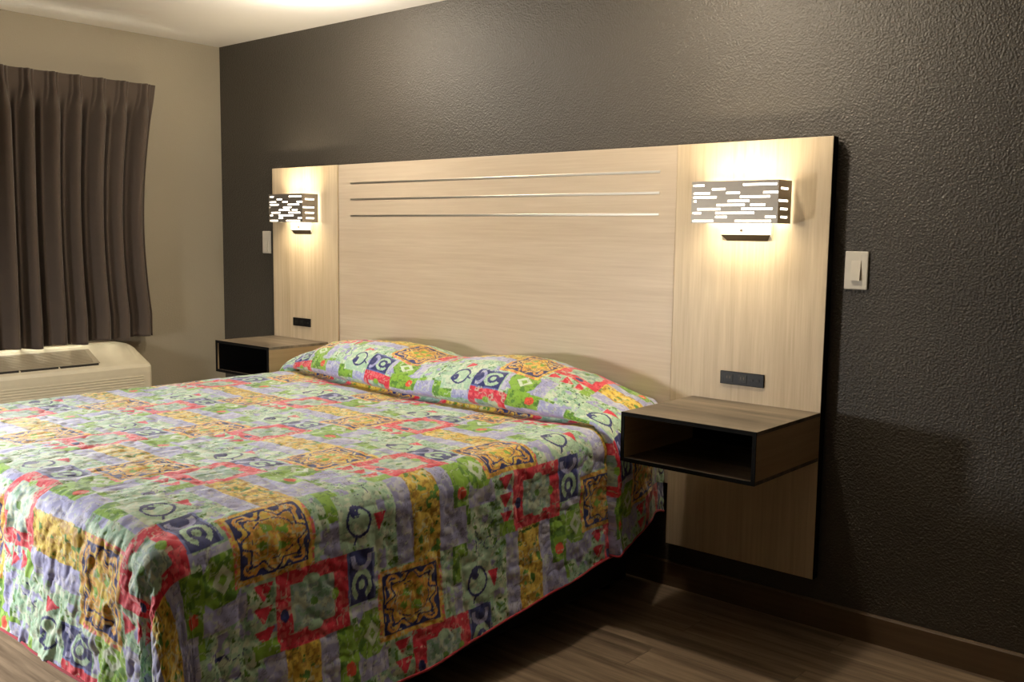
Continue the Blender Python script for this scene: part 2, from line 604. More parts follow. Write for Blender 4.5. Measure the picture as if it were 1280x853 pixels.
def nightstand(x0, x1, yf, z0, z1, label, dark_inside=False):
    yb = HBF
    t = 0.013
    root = thing('nightstand', label, 'nightstand', ((x0 + x1) / 2, yb, z0), 'open floating nightstands fixed to the headboard')
    e = 0.004
    obj('top_board', box_bm(x0, x1, yf + e, yb, z1 - t, z1, bev=0.001), M['stand'], root)
    obj('bottom_board', box_bm(x0, x1, yf + e, yb, z0, z0 + t, bev=0.001), M['stand'], root)
    for xa, xb in ((x0, x0 + t), (x1 - t, x1)):
        obj('side_board', box_bm(xa, xb, yf + e, yb, z0 + t, z1 - t), M['stand_side'], root)
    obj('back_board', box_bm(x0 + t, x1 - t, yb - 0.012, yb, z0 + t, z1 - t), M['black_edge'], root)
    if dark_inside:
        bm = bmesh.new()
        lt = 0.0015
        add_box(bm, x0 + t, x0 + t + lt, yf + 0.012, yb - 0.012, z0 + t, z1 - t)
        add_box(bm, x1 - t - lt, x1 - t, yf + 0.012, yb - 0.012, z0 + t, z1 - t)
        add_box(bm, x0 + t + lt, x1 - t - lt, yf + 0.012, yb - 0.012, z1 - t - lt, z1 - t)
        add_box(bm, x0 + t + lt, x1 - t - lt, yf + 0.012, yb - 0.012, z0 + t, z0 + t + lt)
        o = obj('shade_sheets', bm, M['black_edge'], root)  # black sheets stand in for the shade inside the open box
        o['label'] = 'black sheets standing in for the shade inside'
    bm = bmesh.new()
    b_ = t
    add_box(bm, x0, x1, yf, yf + e, z1 - b_, z1)
    add_box(bm, x0, x1, yf, yf + e, z0, z0 + b_)
    add_box(bm, x0, x0 + b_, yf, yf + e, z0 + b_, z1 - b_)
    add_box(bm, x1 - b_, x1, yf, yf + e, z0 + b_, z1 - b_)
    o = obj('edge_band', bm, M['black_edge'], root)
    o['label'] = 'black front edging'


nightstand(-1.845, -1.345, -0.520, 0.607, 0.777, 'floating open-front wood nightstand right of the bed')
nightstand(-4.490, -4.020, -0.420, 0.635, 0.800, 'floating open-front wood nightstand beyond the bed by the window wall', True)

# ------------------------------------------------------------------ ceiling lamp
CLX, CLY = -3.520, -0.593
cl = thing('ceiling_light', 'round white dome lamp on the ceiling above the head of the bed', 'ceiling light', (CLX, CLY, ZC))
bm = bmesh.new()
add_cyl(bm, (CLX, CLY, ZC - 0.02), (0, 0, 1), 0.15, 0.02, 48)
obj('base_ring', bm, M['plate'], cl)
bm = bmesh.new()
nu, nv = 48, 10
rings = []
for j in range(nv + 1):
    a = (PI / 2) * j / nv
    rr, zz = 0.14 * math.cos(a), ZC - 0.02 - 0.045 * math.sin(a)
    if j == nv:
        rings.append([bm.verts.new((CLX, CLY, zz))])
    else:
        rings.append([bm.verts.new((CLX + rr * math.cos(2 * PI * k / nu), CLY + rr * math.sin(2 * PI * k / nu), zz)) for k in range(nu)])
for j in range(nv):
    for k in range(nu):
        a, b2 = rings[j][k], rings[j][(k + 1) % nu]
        if j == nv - 1:
            bm.faces.new((a, b2, rings[nv][0]))
        else:
            bm.faces.new((a, b2, rings[j + 1][(k + 1) % nu], rings[j + 1][k]))
obj('dome', bm, M['dome'], cl, smooth=True)
l = point_light('ceiling_lamp_light', (0, 0, -0.13), CEIL_LAMP_W, (1.0, 0.90, 0.75), 0.06)
l.parent = cl

# ------------------------------------------------------------------ noise helpers for the cloth


def hash2(ix, iy, seed):
    h = (ix.astype(np.int64) * 374761393 + iy.astype(np.int64) * 668265263 + seed * 1442695041) & 0x7fffffff
    h = ((h ^ (h >> 13)) * 1274126177) & 0x7fffffff
    h = h ^ (h >> 16)
    return (h & 0xffff) / 65535.0


def vnoise(x, y, seed=0):
    ix, iy = np.floor(x), np.floor(y)
    fx, fy = x - ix, y - iy
    fx = fx * fx * fx * (fx * (fx * 6 - 15) + 10)
    fy = fy * fy * fy * (fy * (fy * 6 - 15) + 10)
    a, b_ = hash2(ix, iy, seed), hash2(ix + 1, iy, seed)
    c, d = hash2(ix, iy + 1, seed), hash2(ix + 1, iy + 1, seed)
    return (a * (1 - fx) + b_ * fx) * (1 - fy) + (c * (1 - fx) + d * fx) * fy


def fnoise(x, y, seed=0, octv=3):
    s, a, tot = 0, 1.0, 0
    for k in range(octv):
        s = s + a * vnoise(x * 2 ** k + 13.7 * k, y * 2 ** k + 7.1 * k, seed + k)
        tot += a
        a *= 0.5
    return s / tot


# ------------------------------------------------------------------ the printed patchwork
PP, PQ = 0.65, 0.44        # repeat across and along the bed


def C(r, g, b):
    return np.array([lin(r), lin(g), lin(b)])


K = dict(sage=C(180, 215, 187), sage2=C(142, 188, 157), pale=C(216, 232, 208), lav=C(170, 173, 220), lav2=C(200, 202, 228),
         green=C(140, 188, 62), green2=C(96, 146, 52), red=C(222, 48, 74), red2=C(238, 104, 116), gold=C(228, 199, 82), gold2=C(192, 150, 50),
         orange=C(237, 176, 82), yellow=C(241, 212, 96), navy=C(40, 50, 118), blue=C(104, 118, 184), teal=C(158, 184, 182), coral=C(232, 88, 60))


def pattern(X, Y):
    """X across the bed, Y along it (towards the head), metres of cloth"""
    jitx = (fnoise(X * 9, Y * 9, 5, 2) - 0.5) * 0.012
    jity = (fnoise(X * 9 + 40, Y * 9, 6, 2) - 0.5) * 0.012
    X = X + jitx
    Y = Y + jity
    # phase: a red block is centred at X=-2.31, Y=-1.77; each row is stepped sideways
    gx, gy = X + 2.345 + 0.095, Y + 1.77 + 0.18
    row = np.floor(gy / PQ)
    q = gy - row * PQ
    px = gx - 0.275 * row
    p = px - np.floor(px / PP) * PP
    n = X.shape[0]
    f1 = fnoise(X * 55, Y * 55, 11, 3)
    f2 = fnoise(X * 80, Y * 80, 23, 2)
    f3 = fnoise(X * 30, Y * 30, 31, 3)
    vein = np.abs(fnoise(X * 26, Y * 26, 47, 2) - 0.5)
    col = np.empty((n, 3))
    col[:] = K['sage']

    def paint(mask, c):
        col[mask] = c

    def rect(p0, p1, q0, q1):
        return (p >= p0) & (p < p1) & (q >= q0) & (q < q1)
    # ground foliage
    paint(f1 > 0.60, K['pale'])
    paint(f1 < 0.36, K['sage2'])
    paint((vein < 0.018) & (f3 > 0.5), K['lav2'])
    paint((f2 < 0.30) & (f3 < 0.48), K['green2'])
    paint((f3 > 0.66), K['lav'])
    # wrapped neighbours at q<0 belong to the previous row: describe them on this row's right end
    R = 0.425
    # lavender strips beside gold, green strip with the orange spot
    for p0, p1, q0, q1, a, b_ in ((.19, .45, .025, .09, 'lav', 'lav2'), (.19, .45, .19, .245, 'lav', 'lav2'), (.19, .40, .245, .315, 'green', 'green2'),
                                 (.15, .175, .30, .41, 'lav2', 'lav'), (.29, .35, .31, .425, 'lav', 'lav2'), (.45, .56, .235, .295, 'green', 'green2'), (.56, .65, .235, .275, 'lav', 'lav2'), (.34, .45, .245, .30, 'lav', 'lav2')):
        mk = rect(p0, p1, q0, q1)
        paint(mk, K[a])
        paint(mk & (f1 > 0.58), K[b_])
    # tapered green leaves block
    mk = rect(.17, .295, .315, .415)
    paint(mk, K['green'])
    paint(mk & (f1 < 0.38), K['green2'])
    dd = np.abs(p - .235) / .030 + np.abs(q - .365) / .024
    paint(mk & (dd < 1.25), K['pale'])
    paint(mk & (dd < 0.55), K['green'])
    dd = np.abs(p - .235) / .066 + np.abs(q - .365) / .055
    paint(mk & (dd > 1.45), K['lav'])
    # orange spot
    paint(((p - .30) ** 2 + (q - .28) ** 2) < (.019 + .008 * (f1 - .5)) ** 2, K['coral'])
    # gold strip with green mottling
    mk = rect(.19, .46, .085, .19)
    paint(mk, K['gold'])
    paint(mk & (f2 < 0.42), K['gold2'])
    paint(mk & (f2 > 0.64), K['yellow'])
    paint(mk & (f1 < 0.33), K['green2'])
    # hearts / triangles in the light strip left of the red block
    for pc in (.03, .085, .14):
        a, b_ = (p - pc) / .022, (q - .035) / .026
        paint((np.abs(a) < 1) & (np.abs(b_) < (1 - a) * .55 + .1) & (a > -0.9), K['red'])
    paint(rect(0.15, 0.19, 0.0, .07), K['green'])
    # red block
    mk = rect(0, .19, .07, .29)
    a, b_ = (p - .095) / .095, (q - .18) / .11
    mx = np.maximum(np.abs(a), np.abs(b_))
    paint(mk, K['red'])
    paint(mk & (f2 > 0.60), K['red2'])
    inner = mk & (mx < .60)
    paint(inner, K['teal'])
    paint(inner & (f1 > 0.57), K['pale'] * .8)
    paint(inner & (f1 < 0.38), K['sage2'] * .8)
    paint(inner & (a * a + b_ * b_ < .012), K['green2'])
    paint(mk & (a * a / .03 + (np.abs(b_) < .0) * 0 + (np.abs(b_) - 0.62) ** 2 / .012 < 1) & (b_ > 0), K['green'])
    paint(mk & ((a - .1) ** 2 / .03 + (b_ + .78) ** 2 / .012 < 1), K['navy'])
    paint(mk & ((np.abs(a) - .62) ** 2 / .02 + b_ ** 2 / .05 < 1), K['sage'])
    # navy panel with pale scroll
    mk = rect(-.01, .145, .29, .385)
    a, b_ = (p - .07) / .075, (q - .3375) / .0475
    paint(mk, K['navy'])
    rr = np.hypot((a - .35) / .55, b_ / .72)
    th = np.arctan2(b_, a - .35)
    paint(mk & (np.abs(rr - .85) < .2) & ~((np.abs(th) < .6)), K['sage'])
    paint(mk & (rr < .33), K['sage'])
    rr = np.hypot((a + .62) / .45, b_ / .8)
    paint(mk & (np.abs(rr - .8) < .2) & (a > -.75), K['lav'])
    paint(mk & (np.abs(b_) > .86), K['blue'])
    # round fruit outline on pale ground, inward of the navy panel
    mk = rect(.49, .64, .27, .40)
    paint(mk, K['sage'])
    paint(mk & (f1 > 0.60), K['pale'])
    r_ = np.hypot((p - .575) / 1.0, (q - .335) / .95)
    paint((np.abs(r_ - .040) < .0040), K['navy'])
    paint((np.hypot(p - .548, q - .325) < .019) & (f1 > .3), K['navy'])
    paint((np.abs(q - .335 + (p - .6) * .5) < .004) & (p > .612) & (p < .636), K['navy'])
    # red heart right of it
    a, b_ = (p - .585) / .026, (q - .405) / .020
    paint((np.abs(a) < 1) & (np.abs(b_) < (1 - a) * .5 + .05), K['red'])
    # twig motif in navy
    mk = rect(.40, .50, .33, .425)
    paint(mk & (vein < .016), K['navy'])
    # medallion
    row2 = np.floor((gy + 0.045) / PQ)
    q = gy + 0.045 - row2 * PQ
    p = gx - 0.275 * row2
    p = p - np.floor(p / PP) * PP
    mk = rect(.455, .65, 0, .235)
    a, b_ = (p - .5525) / .0975, (q - .1175) / .1175
    mx = np.maximum(np.abs(a), np.abs(b_))
    r_ = np.hypot(a, b_)
    th = np.arctan2(a, b_)
    paint(mk, K['orange'])
    paint(mk & (np.abs(b_) > .93), K['red2'])
    ins = mk & (mx < .80)
    paint(mk & (f2 > .58), K['yellow'])
    paint(mk & (f2 < .36), K['gold2'])
    sw = .70 + .10 * np.cos(8 * th + 2.2 * (r_ - .7)) + .05 * (f3 - .5)
    paint(ins & (r_ > sw + .14), K['navy'])
    for s1_ in (-1, 1):
        for s2_ in (-1, 1):
            aa, bb = a - s1_ * .60, b_ - s2_ * .60
            rc = np.hypot(aa, bb)
            tc_ = np.arctan2(aa * s1_, bb * s2_)
            paint(ins & (np.abs(rc - .13 - .03 * tc_) < .040), K['orange'])
            paint(ins & (rc < .05), K['navy'])
    paint(ins & (np.abs(r_ - sw) < .030), K['navy'])
    paint(ins & (np.abs(r_ - .40 - .06 * np.cos(8 * th + 1)) < .022) & (f1 > .40), K['gold2'])
    paint(ins & (np.abs(r_ - .52) < .016) & (f1 < .52), K['navy'])
    for k in range(4):
        t_ = PI / 4 + k * PI / 2 + .25
        e = np.hypot((a - .29 * math.sin(t_)) * 1.2, b_ - .29 * math.cos(t_)) + (f2 - .5) * .22
        paint(ins & (e < .12), K['green'])
    paint(mk & (np.abs(mx - .83) < .025), K['navy'])
    # fine line work printed over everything
    vein2 = np.abs(fnoise(X * 42 + 3, Y * 42, 147, 2) - 0.5)
    g4 = fnoise(X * 12, Y * 12, 201, 2)
    lum = col.mean(axis=1)
    mk = (vein2 < .040) & (g4 > .43) & (lum > .16)
    col[mk] = col[mk] * .45 + K['pale'] * .55
    mk = (vein2 > .035) & (vein2 < .068) & (g4 < .52)
    col[mk] = col[mk] * .62
    # print irregularity
    shade = 0.90 + 0.2 * fnoise(X * 140, Y * 140, 77, 2)
    col *= shade[:, None]
    return np.clip(col, 0, 1)


# ------------------------------------------------------------------ bed
BX, BW = -2.932, 0.943       # bed centre line, half-width of the flat top
RS = 0.08                   # shoulder radius
YFOOT, ZTOP = -2.105, 0.70

bed = thing('bed', 'king-size bed with mattress and black base against the headboard', 'bed', (BX, -1.1, 0.0))
obj('mattress', box_bm(BX - 0.92, BX + 0.92, -2.10, -0.075, 0.42, 0.655, bev=0.05, seg=4), M['mattress'], bed, smooth=True)
obj('box_spring', box_bm(BX - 0.90, BX + 0.90, -2.08, -0.08, 0.245, 0.418, bev=0.02, seg=3), M['black_fabric'], bed)
obj('base', box_bm(BX - 0.86, BX + 0.86, -1.95, -0.12, 0.03, 0.243, bev=0.01), M['black_fabric'], bed)
for sx in (-0.8, 0.8):
    for yy in (-1.88, -0.2):
        bm = bmesh.new()
        add_cyl(bm, (BX + sx, yy, 0.0), (0, 0, 1), 0.03, 0.032, 20)
        obj('foot', bm, M['black_edge'], bed)


def catmull(pts, n):
    out = []
    P = [np.array(p, float) for p in pts]
    P = [2 * P[0] - P[1]] + P + [2 * P[-1] - P[-2]]
    for i in range(1, len(P) - 2):
        for k in range(n):
            t = k / n
            a, b_, c, d = P[i - 1], P[i], P[i + 1], P[i + 2]
            out.append(0.5 * ((2 * b_) + (-a + c) * t + (2 * a - 5 * b_ + 4 * c - d) * t * t + (-a + 3 * b_ - 3 * c + d) * t ** 3))
    out.append(P[-2])
    return np.array(out)


# lengthwise profile: over the pillows, tucked in, then flat to the foot  (y, bulge)
prof = catmull([(-0.062, 0.62), (-0.12, 0.82), (-0.22, 0.98), (-0.32, 1.0), (-0.42, 0.92), (-0.498, 0.70), (-0.536, 0.42), (-0.540, 0.20), (-0.512, 0.090),
                (-0.478, 0.030), (-0.490, -0.045), (-0.56, -0.01), (-0.64, 0.0), (-0.9, 0.0), (-1.3, 0.0), (-1.7, 0.0), (YFOOT, 0.0)], 24)
BULGE = 0.185
seglen = np.hypot(np.diff(prof[:, 0]), np.diff(prof[:, 1] * BULGE))
arc = np.concatenate([[0], np.cumsum(seglen)])
LT = arc[-1]
i_tuck = int(np.argmin(np.abs(np.arange(len(prof)) - 8 * 24)))
T_TUCK = arc[i_tuck]
HXS = np.array([-4.10, -3.95, -3.85, -3.65, -3.45, -3.25, -3.10, -2.98, -2.88, -2.72, -2.55, -2.40, -2.22, -2.08, -2.0, -1.9])
HVS = np.array([0.12, 0.22, 0.46, 0.82, 0.95, 1.0, 0.95, 0.82, 0.78, 0.90, 1.0, 0.98, 0.78, 0.50, 0.33, 0.15])


def smooth01(x):
    x = np.clip(x, 0, 1)
    return x * x * (3 - 2 * x)


def hem_drop(side, tt, th):
    """cloth length over the edge, by position: th 0 = right side, pi/2 = foot, pi = left side"""
    yy = np.interp(tt, arc, prof[:, 0])
    zr = np.interp(yy, [-2.05, -1.4, -1.05, -0.55, -0.2, 0.0], [0.135, 0.155, 0.195, 0.25, 0.262, 0.262])
    zf = 0.285
    zl = 0.18
    z = np.where(th <= PI / 2, zr + (zf - zr) * smooth01(th / (PI / 2)), zf + (zl - zf) * smooth01((th - PI / 2) / (PI / 2)))
    return RS * PI / 2 + (ZTOP - z - RS)


def cloth_pos(s, t):
    """cloth plane (s across from the centre line, t from the head) -> world position, edge distance, angle"""
    qs = np.clip(s, -BW, BW)
    qt = np.minimum(t, LT)
    ds, dt = s - qs, t - qt
    d = np.hypot(ds, dt)
    th = np.where(d > 1e-9, np.arctan2(dt, ds), 0.0)      # 0 right, pi/2 foot, pi left
    th = np.where((d > 1e-9), th, np.where(s > 0, 0.0, PI))
    hem = hem_drop(None, qt, th)
    over = d >= hem
    d = np.minimum(d, hem)
    nx, ny = np.where(d > 0, np.cos(th), 0), np.where(d > 0, -np.sin(th), 0)
    y0 = np.interp(qt, arc, prof[:, 0])
    bl = np.interp(qt, arc, prof[:, 1])
    bend = np.interp(BX + qs, [-4.0, -3.85, -3.45, -3.0, -2.3, -2.05, -1.9], [0.17, 0.14, 0.06, 0.005, -0.01, 0.025, 0.035])
    y0 = y0 + bend * smooth01(qt / T_TUCK) * (1 - smooth01((qt - T_TUCK) / 0.45))
    qs_in = qs * (1 - 0.055 * smooth01((y0 + 0.45) / 0.30))
    x0 = BX + qs_in
    hz = np.interp(x0, HXS, HVS)
    z0 = ZTOP + bl * hz * BULGE
    z0 = z0 - 0.022 * np.exp(-((qs - BW) ** 2 + (qt - LT) ** 2) / 0.11 ** 2)
    z0 = z0 + 0.006 * (fnoise(x0 * 3, y0 * 3, 3, 2) - .5) * 2
    phi = np.minimum(d / RS, PI / 2)
    dd = np.maximum(d - RS * PI / 2, 0)
    out = RS * np.sin(phi)
    down = RS * (1 - np.cos(phi)) + dd
    k = dd / 0.5
    hd_ = 0.25 + 0.75 * smooth01((-0.10 - y0) / 0.45)
    out = out + (0.05 * k * k * 0.6 + 0.02 * k) * hd_
    # soft ripples in the hanging sides
    per = np.where(th < 0.02, y0, np.where(th > PI - 0.02, y0 + 50, x0 + 20))
    rip = (fnoise(per * 3.2, per * 0 + 0.5, 91, 2) - 0.5) * 2
    out = out + 0.030 * k * rip
    # big pleats at the foot corners
    cor = (th > 0.0) & (th < PI / 2)
    cw = np.where(th < PI / 2, th, PI - th)
    lobe = 0.85 * np.exp(-((cw - 0.72) / 0.28) ** 2) - 0.95 * np.exp(-((cw - 1.24) / 0.15) ** 2)
    out = out + np.where(dd > 0, lobe * 0.13 * np.minimum(k, 1.2) ** 1.1, 0) * ((d > 0) & (cw > 1e-6))
    # pillow end pushes the head of the right and left drapes outward
    g = 1 - smooth01((qt - (T_TUCK - 0.05)) / 0.05)
    side = (th < 0.02) | (th > PI - 0.02)
    out = out + np.where(side, g * 0.055 * smooth01((-0.04 - y0) / 0.22) * smooth01(d / 0.20) * (0.8 + 0.4 * fnoise(y0 * 7, d * 5, 8, 2)), 0)
    # drag fold at the tuck
    gf = np.exp(-((qt - T_TUCK) / 0.03) ** 2)
    out = out - np.where(side, gf * 0.075 * smooth01(d / 0.1), 0)
    x = x0 + nx * out
    y = y0 + ny * out
    z = z0 - down
    # shallower pillow bulge follows down the side
    return x, y, z, d, th, over


STEP = 0.0030
sm = BW + 0.72
NS = int(2 * sm / STEP)
NT = int((LT + 0.72) / STEP)
sv = np.linspace(-sm, sm, NS)
tv = np.linspace(0, LT + 0.70, NT)
SS, TT = np.meshgrid(sv, tv, indexing='ij')
x, y, z, d, th, over = cloth_pos(SS.ravel(), TT.ravel())
P3 = np.stack([x, y, z], 1).reshape(NS, NT, 3)
du = np.gradient(P3, axis=0)
dv = np.gradient(P3, axis=1)
N = np.cross(dv, du)
N /= np.maximum(np.linalg.norm(N, axis=2, keepdims=True), 1e-12)
s1, t1 = SS.ravel(), TT.ravel()
D = d.reshape(NS, NT)
# quilting: stitched pockets plus puckers, stronger where the cloth hangs
pk = np.abs(fnoise(s1 * 16, t1 * 16, 61, 2) - .5) * 2
pk2 = fnoise(s1 * 34, t1 * 34, 62, 2) - .5
hang = smooth01((d - 0.03) / 0.12)
foot = hang * smooth01((np.sin(th) - .6) / .3)
stretch = fnoise(s1 * 30 + 6 * t1, t1 * 11, 63, 3) - .5
disp = (np.sqrt(pk) - .6) * (0.0040 + 0.0022 * hang + .0012 * foot) + pk2 * (0.0032 + .002 * hang + .003 * foot) + stretch * (0.002 + .017 * foot)
disp = disp.reshape(NS, NT)
flip = np.where(N[:, :, 2:3].mean() < 0, -1.0, 1.0)
P3 = P3 + N * flip * disp[:, :, None]
ysurf = -0.062 - TT.ravel()
# the spread is folded under the pillows at the tuck, so the print jumps there
colr = pattern(BX + s1, -(t1 - LT) + YFOOT - np.where(t1 < T_TUCK, 0.44, 0.0))
idx = np.arange(NS * NT).reshape(NS, NT)
ov = over.reshape(NS, NT)
quads = np.stack([idx[:-1, :-1], idx[1:, :-1], idx[1:, 1:], idx[:-1, 1:]], -1).reshape(-1, 4)
keep = ~(ov.ravel()[quads].all(axis=1))
quads = quads[keep]
used = np.zeros(NS * NT, bool)
used[quads.ravel()] = True
remap = np.cumsum(used) - 1
quads = remap[quads]
V = P3.reshape(-1, 3)[used]
CV = colr[used]
ORIG = np.array([BX, -1.1, ZTOP])
me = bpy.data.meshes.new('bedspread')
me.vertices.add(len(V))
me.vertices.foreach_set('co', (V - ORIG).astype(np.float32).ravel())
me.loops.add(len(quads) * 4)
me.loops.foreach_set('vertex_index', quads.astype(np.int32).ravel())
me.polygons.add(len(quads))
me.polygons.foreach_set('loop_start', (np.arange(len(quads)) * 4).astype(np.int32))
me.polygons.foreach_set('use_smooth', np.ones(len(quads), bool))
at = me.color_attributes.new('print', 'FLOAT_COLOR', 'POINT')
rgba = np.ones((len(V), 4), np.float32)
rgba[:, :3] = CV
at.data.foreach_set('color', rgba.ravel())
me.update(calc_edges=True)
me.validate()
m, nt, b = new_mat('printed_quilt')
a = node(nt, 'ShaderNodeAttribute', attribute_name='print')
tc = node(nt, 'ShaderNodeTexCoord')
n = node(nt, 'ShaderNodeTexNoise', Scale=420.0, Detail=3.0)
nt.links.new(tc.outputs['Object'], n.inputs['Vector'])
bp = node(nt, 'ShaderNodeBump', Strength=0.25, Distance=0.0015)
nt.links.new(n.outputs['Fac'], bp.inputs['Height'])
nt.links.new(bp.outputs['Normal'], b.inputs['Normal'])
nt.links.new(a.outputs['Color'], b.inputs['Base Color'])
b.inputs['Roughness'].default_value = 0.62
b.inputs['Specular IOR Level'].default_value = 0.4
b.inputs['Sheen Weight'].default_value = 0.45
b.inputs['Sheen Roughness'].default_value = 0.4
me.materials.append(m)
spread = bpy.data.objects.new('bedspread', me)
COL.objects.link(spread)
spread.location = ORIG
tag(spread, 'quilted patchwork-print bedspread in red, green, gold and lavender draped over the bed', 'bedspread')

# narrow red binding along the hem
pts = []
E = 2.0
for t_ in np.arange(0.0, LT, 0.012):
    pts.append((BW + E, t_))
for a_ in np.linspace(0.004, PI / 2 - 0.004, 160):
    pts.append((BW + E * math.cos(a_), LT + E * math.sin(a_)))
for s_ in np.arange(BW, -BW, -0.012):
    pts.append((s_, LT + E))
for a_ in np.linspace(PI / 2 + 0.004, PI - 0.004, 100):
    pts.append((-BW + E * math.cos(a_), LT + E * math.sin(a_)))
for t_ in np.arange(LT, 0.0, -0.012):
    pts.append((-BW - E, t_))
pts = np.array(pts)
hx, hy, hzv, _, _, _ = cloth_pos(pts[:, 0], pts[:, 1])
H3 = np.stack([hx, hy, hzv], 1)
bm = bmesh.new()
prev = None
nr_ = 8
for i in range(len(H3)):
    tng = H3[min(i + 1, len(H3) - 1)] - H3[max(i - 1, 0)]
    tl = np.linalg.norm(tng)
    if tl < 1e-6:
        continue
    tng = Vector(tng / tl)
    up = Vector((0, 0, 1))
    sd = tng.cross(up).normalized()
    up = sd.cross(tng)
    ring = [bm.verts.new(Vector(H3[i]) + sd * (0.0028 * math.cos(2 * PI * k / nr_)) + up * (0.0042 * math.sin(2 * PI * k / nr_) )) for k in range(nr_)]
    if prev:
        for k in range(nr_):
            bm.faces.new((prev[k], prev[(k + 1) % nr_], ring[(k + 1) % nr_], ring[k]))
    prev = ring
o = obj('hem_binding', bm, fabric('red_binding', rgb(170, 44, 60)), spread, smooth=True)
o['label'] = 'narrow red binding'

# ------------------------------------------------------------------ curtains


CUR_Y = -0.470


def curtain(y_right, y_left, z_bot_r, z_bot_l, label, seed, ret):
    """a pinch-pleated panel hanging from the track, y_right nearest the corner"""
    rnd = np.random.RandomState(seed)
    width = y_right - y_left
    npl = max(3, int(round(width / 0.122)))
    nu, nv = npl * 36, 90
    u = np.linspace(0, 1, nu + 1)
    v = np.linspace(0, 1, nv + 1)
    U, Vv = np.meshgrid(u, v, indexing='ij')
    ph = (CUR_Y - (y_right + (y_left - y_right) * U)) / 0.122
    k = ph - np.floor(ph)
    ztop = 2.142
    zb = z_bot_r + (z_bot_l - z_bot_r) * U
    Z = ztop + (zb - ztop) * Vv
    hd = ztop - Z
    body = smooth01((hd - 0.06) / 0.16)
    pinch = np.exp(-((hd - 0.10) / 0.035) ** 2)
    # header: flat panels with a sharp narrow pleat; body: rounded folds
    header = 0.030 * np.exp(-((k - 0.5) / 0.11) ** 2) + 0.012 * np.exp(-((k - 0.30) / 0.05) ** 2) + 0.012 * np.exp(-((k - 0.70) / 0.05) ** 2)
    amp = 0.040 + 0.014 * (fnoise(ph.ravel() * 0.9, Vv.ravel() * 0.5, 4, 2).reshape(ph.shape) - .5) * 2
    sway = 0.03 * (fnoise(ph.ravel() * 0.6 + 9, Vv.ravel() * 1.6, 9, 2).reshape(ph.shape) - .5) * Vv
    bodyw = amp * np.cos(2 * PI * (ph - 0.5 + sway)) + 0.018 * np.cos(4 * PI * (ph + sway) + 1.1) + 0.012 * np.cos(2 * PI * 0.43 * ph + 0.5)
    X = -4.945 + header * (1 - body) * (1 + 0.5 * pinch) + bodyw * body
    Yr = y_right - 0.055 * np.sin(PI * np.clip(Vv * 1.1, 0, 1)) * ret + (-0.05) * smooth01(Vv) * ret
    Y = Yr + (y_left - Yr) * U
    Y = Y + 0.012 * np.sin(2 * PI * ph + 0.4) * body
    Z = Z + np.where(Vv > 0.97, 0.006 * np.sin(2 * PI * ph * .5) * (Vv - .97) / .03, 0)
    root = thing('curtain', label, 'curtain', (-4.95, (y_right + y_left) / 2, z_bot_r), 'brown pleated curtains over the window')
    bm = bmesh.new()
    vs = [[bm.verts.new((X[i, j], Y[i, j], Z[i, j])) for j in range(nv + 1)] for i in range(nu + 1)]
    for i in range(nu):
        for j in range(nv):
            bm.faces.new((vs[i][j], vs[i + 1][j], vs[i + 1][j + 1], vs[i][j + 1]))
    if ret:
        # side return to the wall
        xs = np.linspace(-4.945, -5.045, 10)
        cols = [vs[0]]
        for q, xx in enumerate(xs[1:]):
            f_ = (q + 1) / 9
            cols.append([bm.verts.new((X[0, j] + (xx + 4.945) , Y[0, j] + 0.010 * math.sin(f_ * PI) , Z[0, j])) for j in range(nv + 1)])
        for c in range(9):
            for j in range(nv):
                bm.faces.new((cols[c + 1][j], cols[c][j], cols[c][j + 1], cols[c + 1][j + 1]))
    o = obj('drape', bm, M['curtain'], root, smooth=True)
    md = o.modifiers.new('thickness', 'SOLIDIFY')
    md.thickness = 0.0025
    # stiffened hooks on the back of each pleat
    return root


curtain(CUR_Y, -1.2495, 0.795, 0.776, 'brown pleated curtain panel nearest the room corner', 4, 1.0)
curtain(-1.2505, -2.45, 0.776, 0.764, 'brown pleated curtain panel cut off by the left edge of the photo', 9, 0.0)
tr = thing('curtain_track', 'slim white ceiling-side curtain track behind the pleated curtain tops', 'curtain track', (-5.02, -1.45, 2.09))
obj('rail', box_bm(-5.035, -5.005, -2.48, -0.52, 2.085, 2.105, bev=0.003), M['frame_white'], tr)
for yy in (-0.6, -1.45, -2.3):
    obj('wall_bracket', box_bm(XL, -5.02, yy - 0.012, yy + 0.012, 2.09, 2.12, bev=0.002), M['frame_white'], tr)

# ------------------------------------------------------------------ air conditioner under the window
AY1, AY0 = -0.606, -1.70
ac = thing('air_conditioner', 'ivory wall air conditioner below the curtains', 'air conditioner', (XL, (AY0 + AY1) / 2, 0.26))
# cross-section from the wall: (distance from wall, height)
sec = [(0.0, 0.768), (0.075, 0.768), (0.10, 0.762), (0.225, 0.682), (0.245, 0.666), (0.256, 0.648), (0.258, 0.62), (0.258, 0.27), (0.25, 0.26), (0.0, 0.26)]
bm = bmesh.new()
rows = []
ys = [AY1 - r for r in (0.0, 0.003, 0.008, 0.016, 0.03, 0.05, 0.075, 0.10)]
ys += [AY0 + r for r in (0.10, 0.075, 0.05, 0.03, 0.016, 0.008, 0.003, 0.0)]
for yy in ys:
    e = min(AY1 - yy, yy - AY0)
    rr = 0.10
    kx = 1 - math.sqrt(max(0, 1 - min(1, (rr - min(e, rr)) / rr) ** 2))      # 0 inside, 1 at the end
    ring = []
    for (dx, zz) in sec:
        zz2 = zz - kx * 0.55 * max(0.0, zz - 0.650)
        k2 = 1 - math.sqrt(max(0, 1 - min(1, (0.016 - min(e, 0.016)) / 0.016) ** 2))
        ring.append(bm.verts.new((XL + dx - k2 * 0.016 * (dx > 0.2), yy, zz2)))
    rows.append(ring)
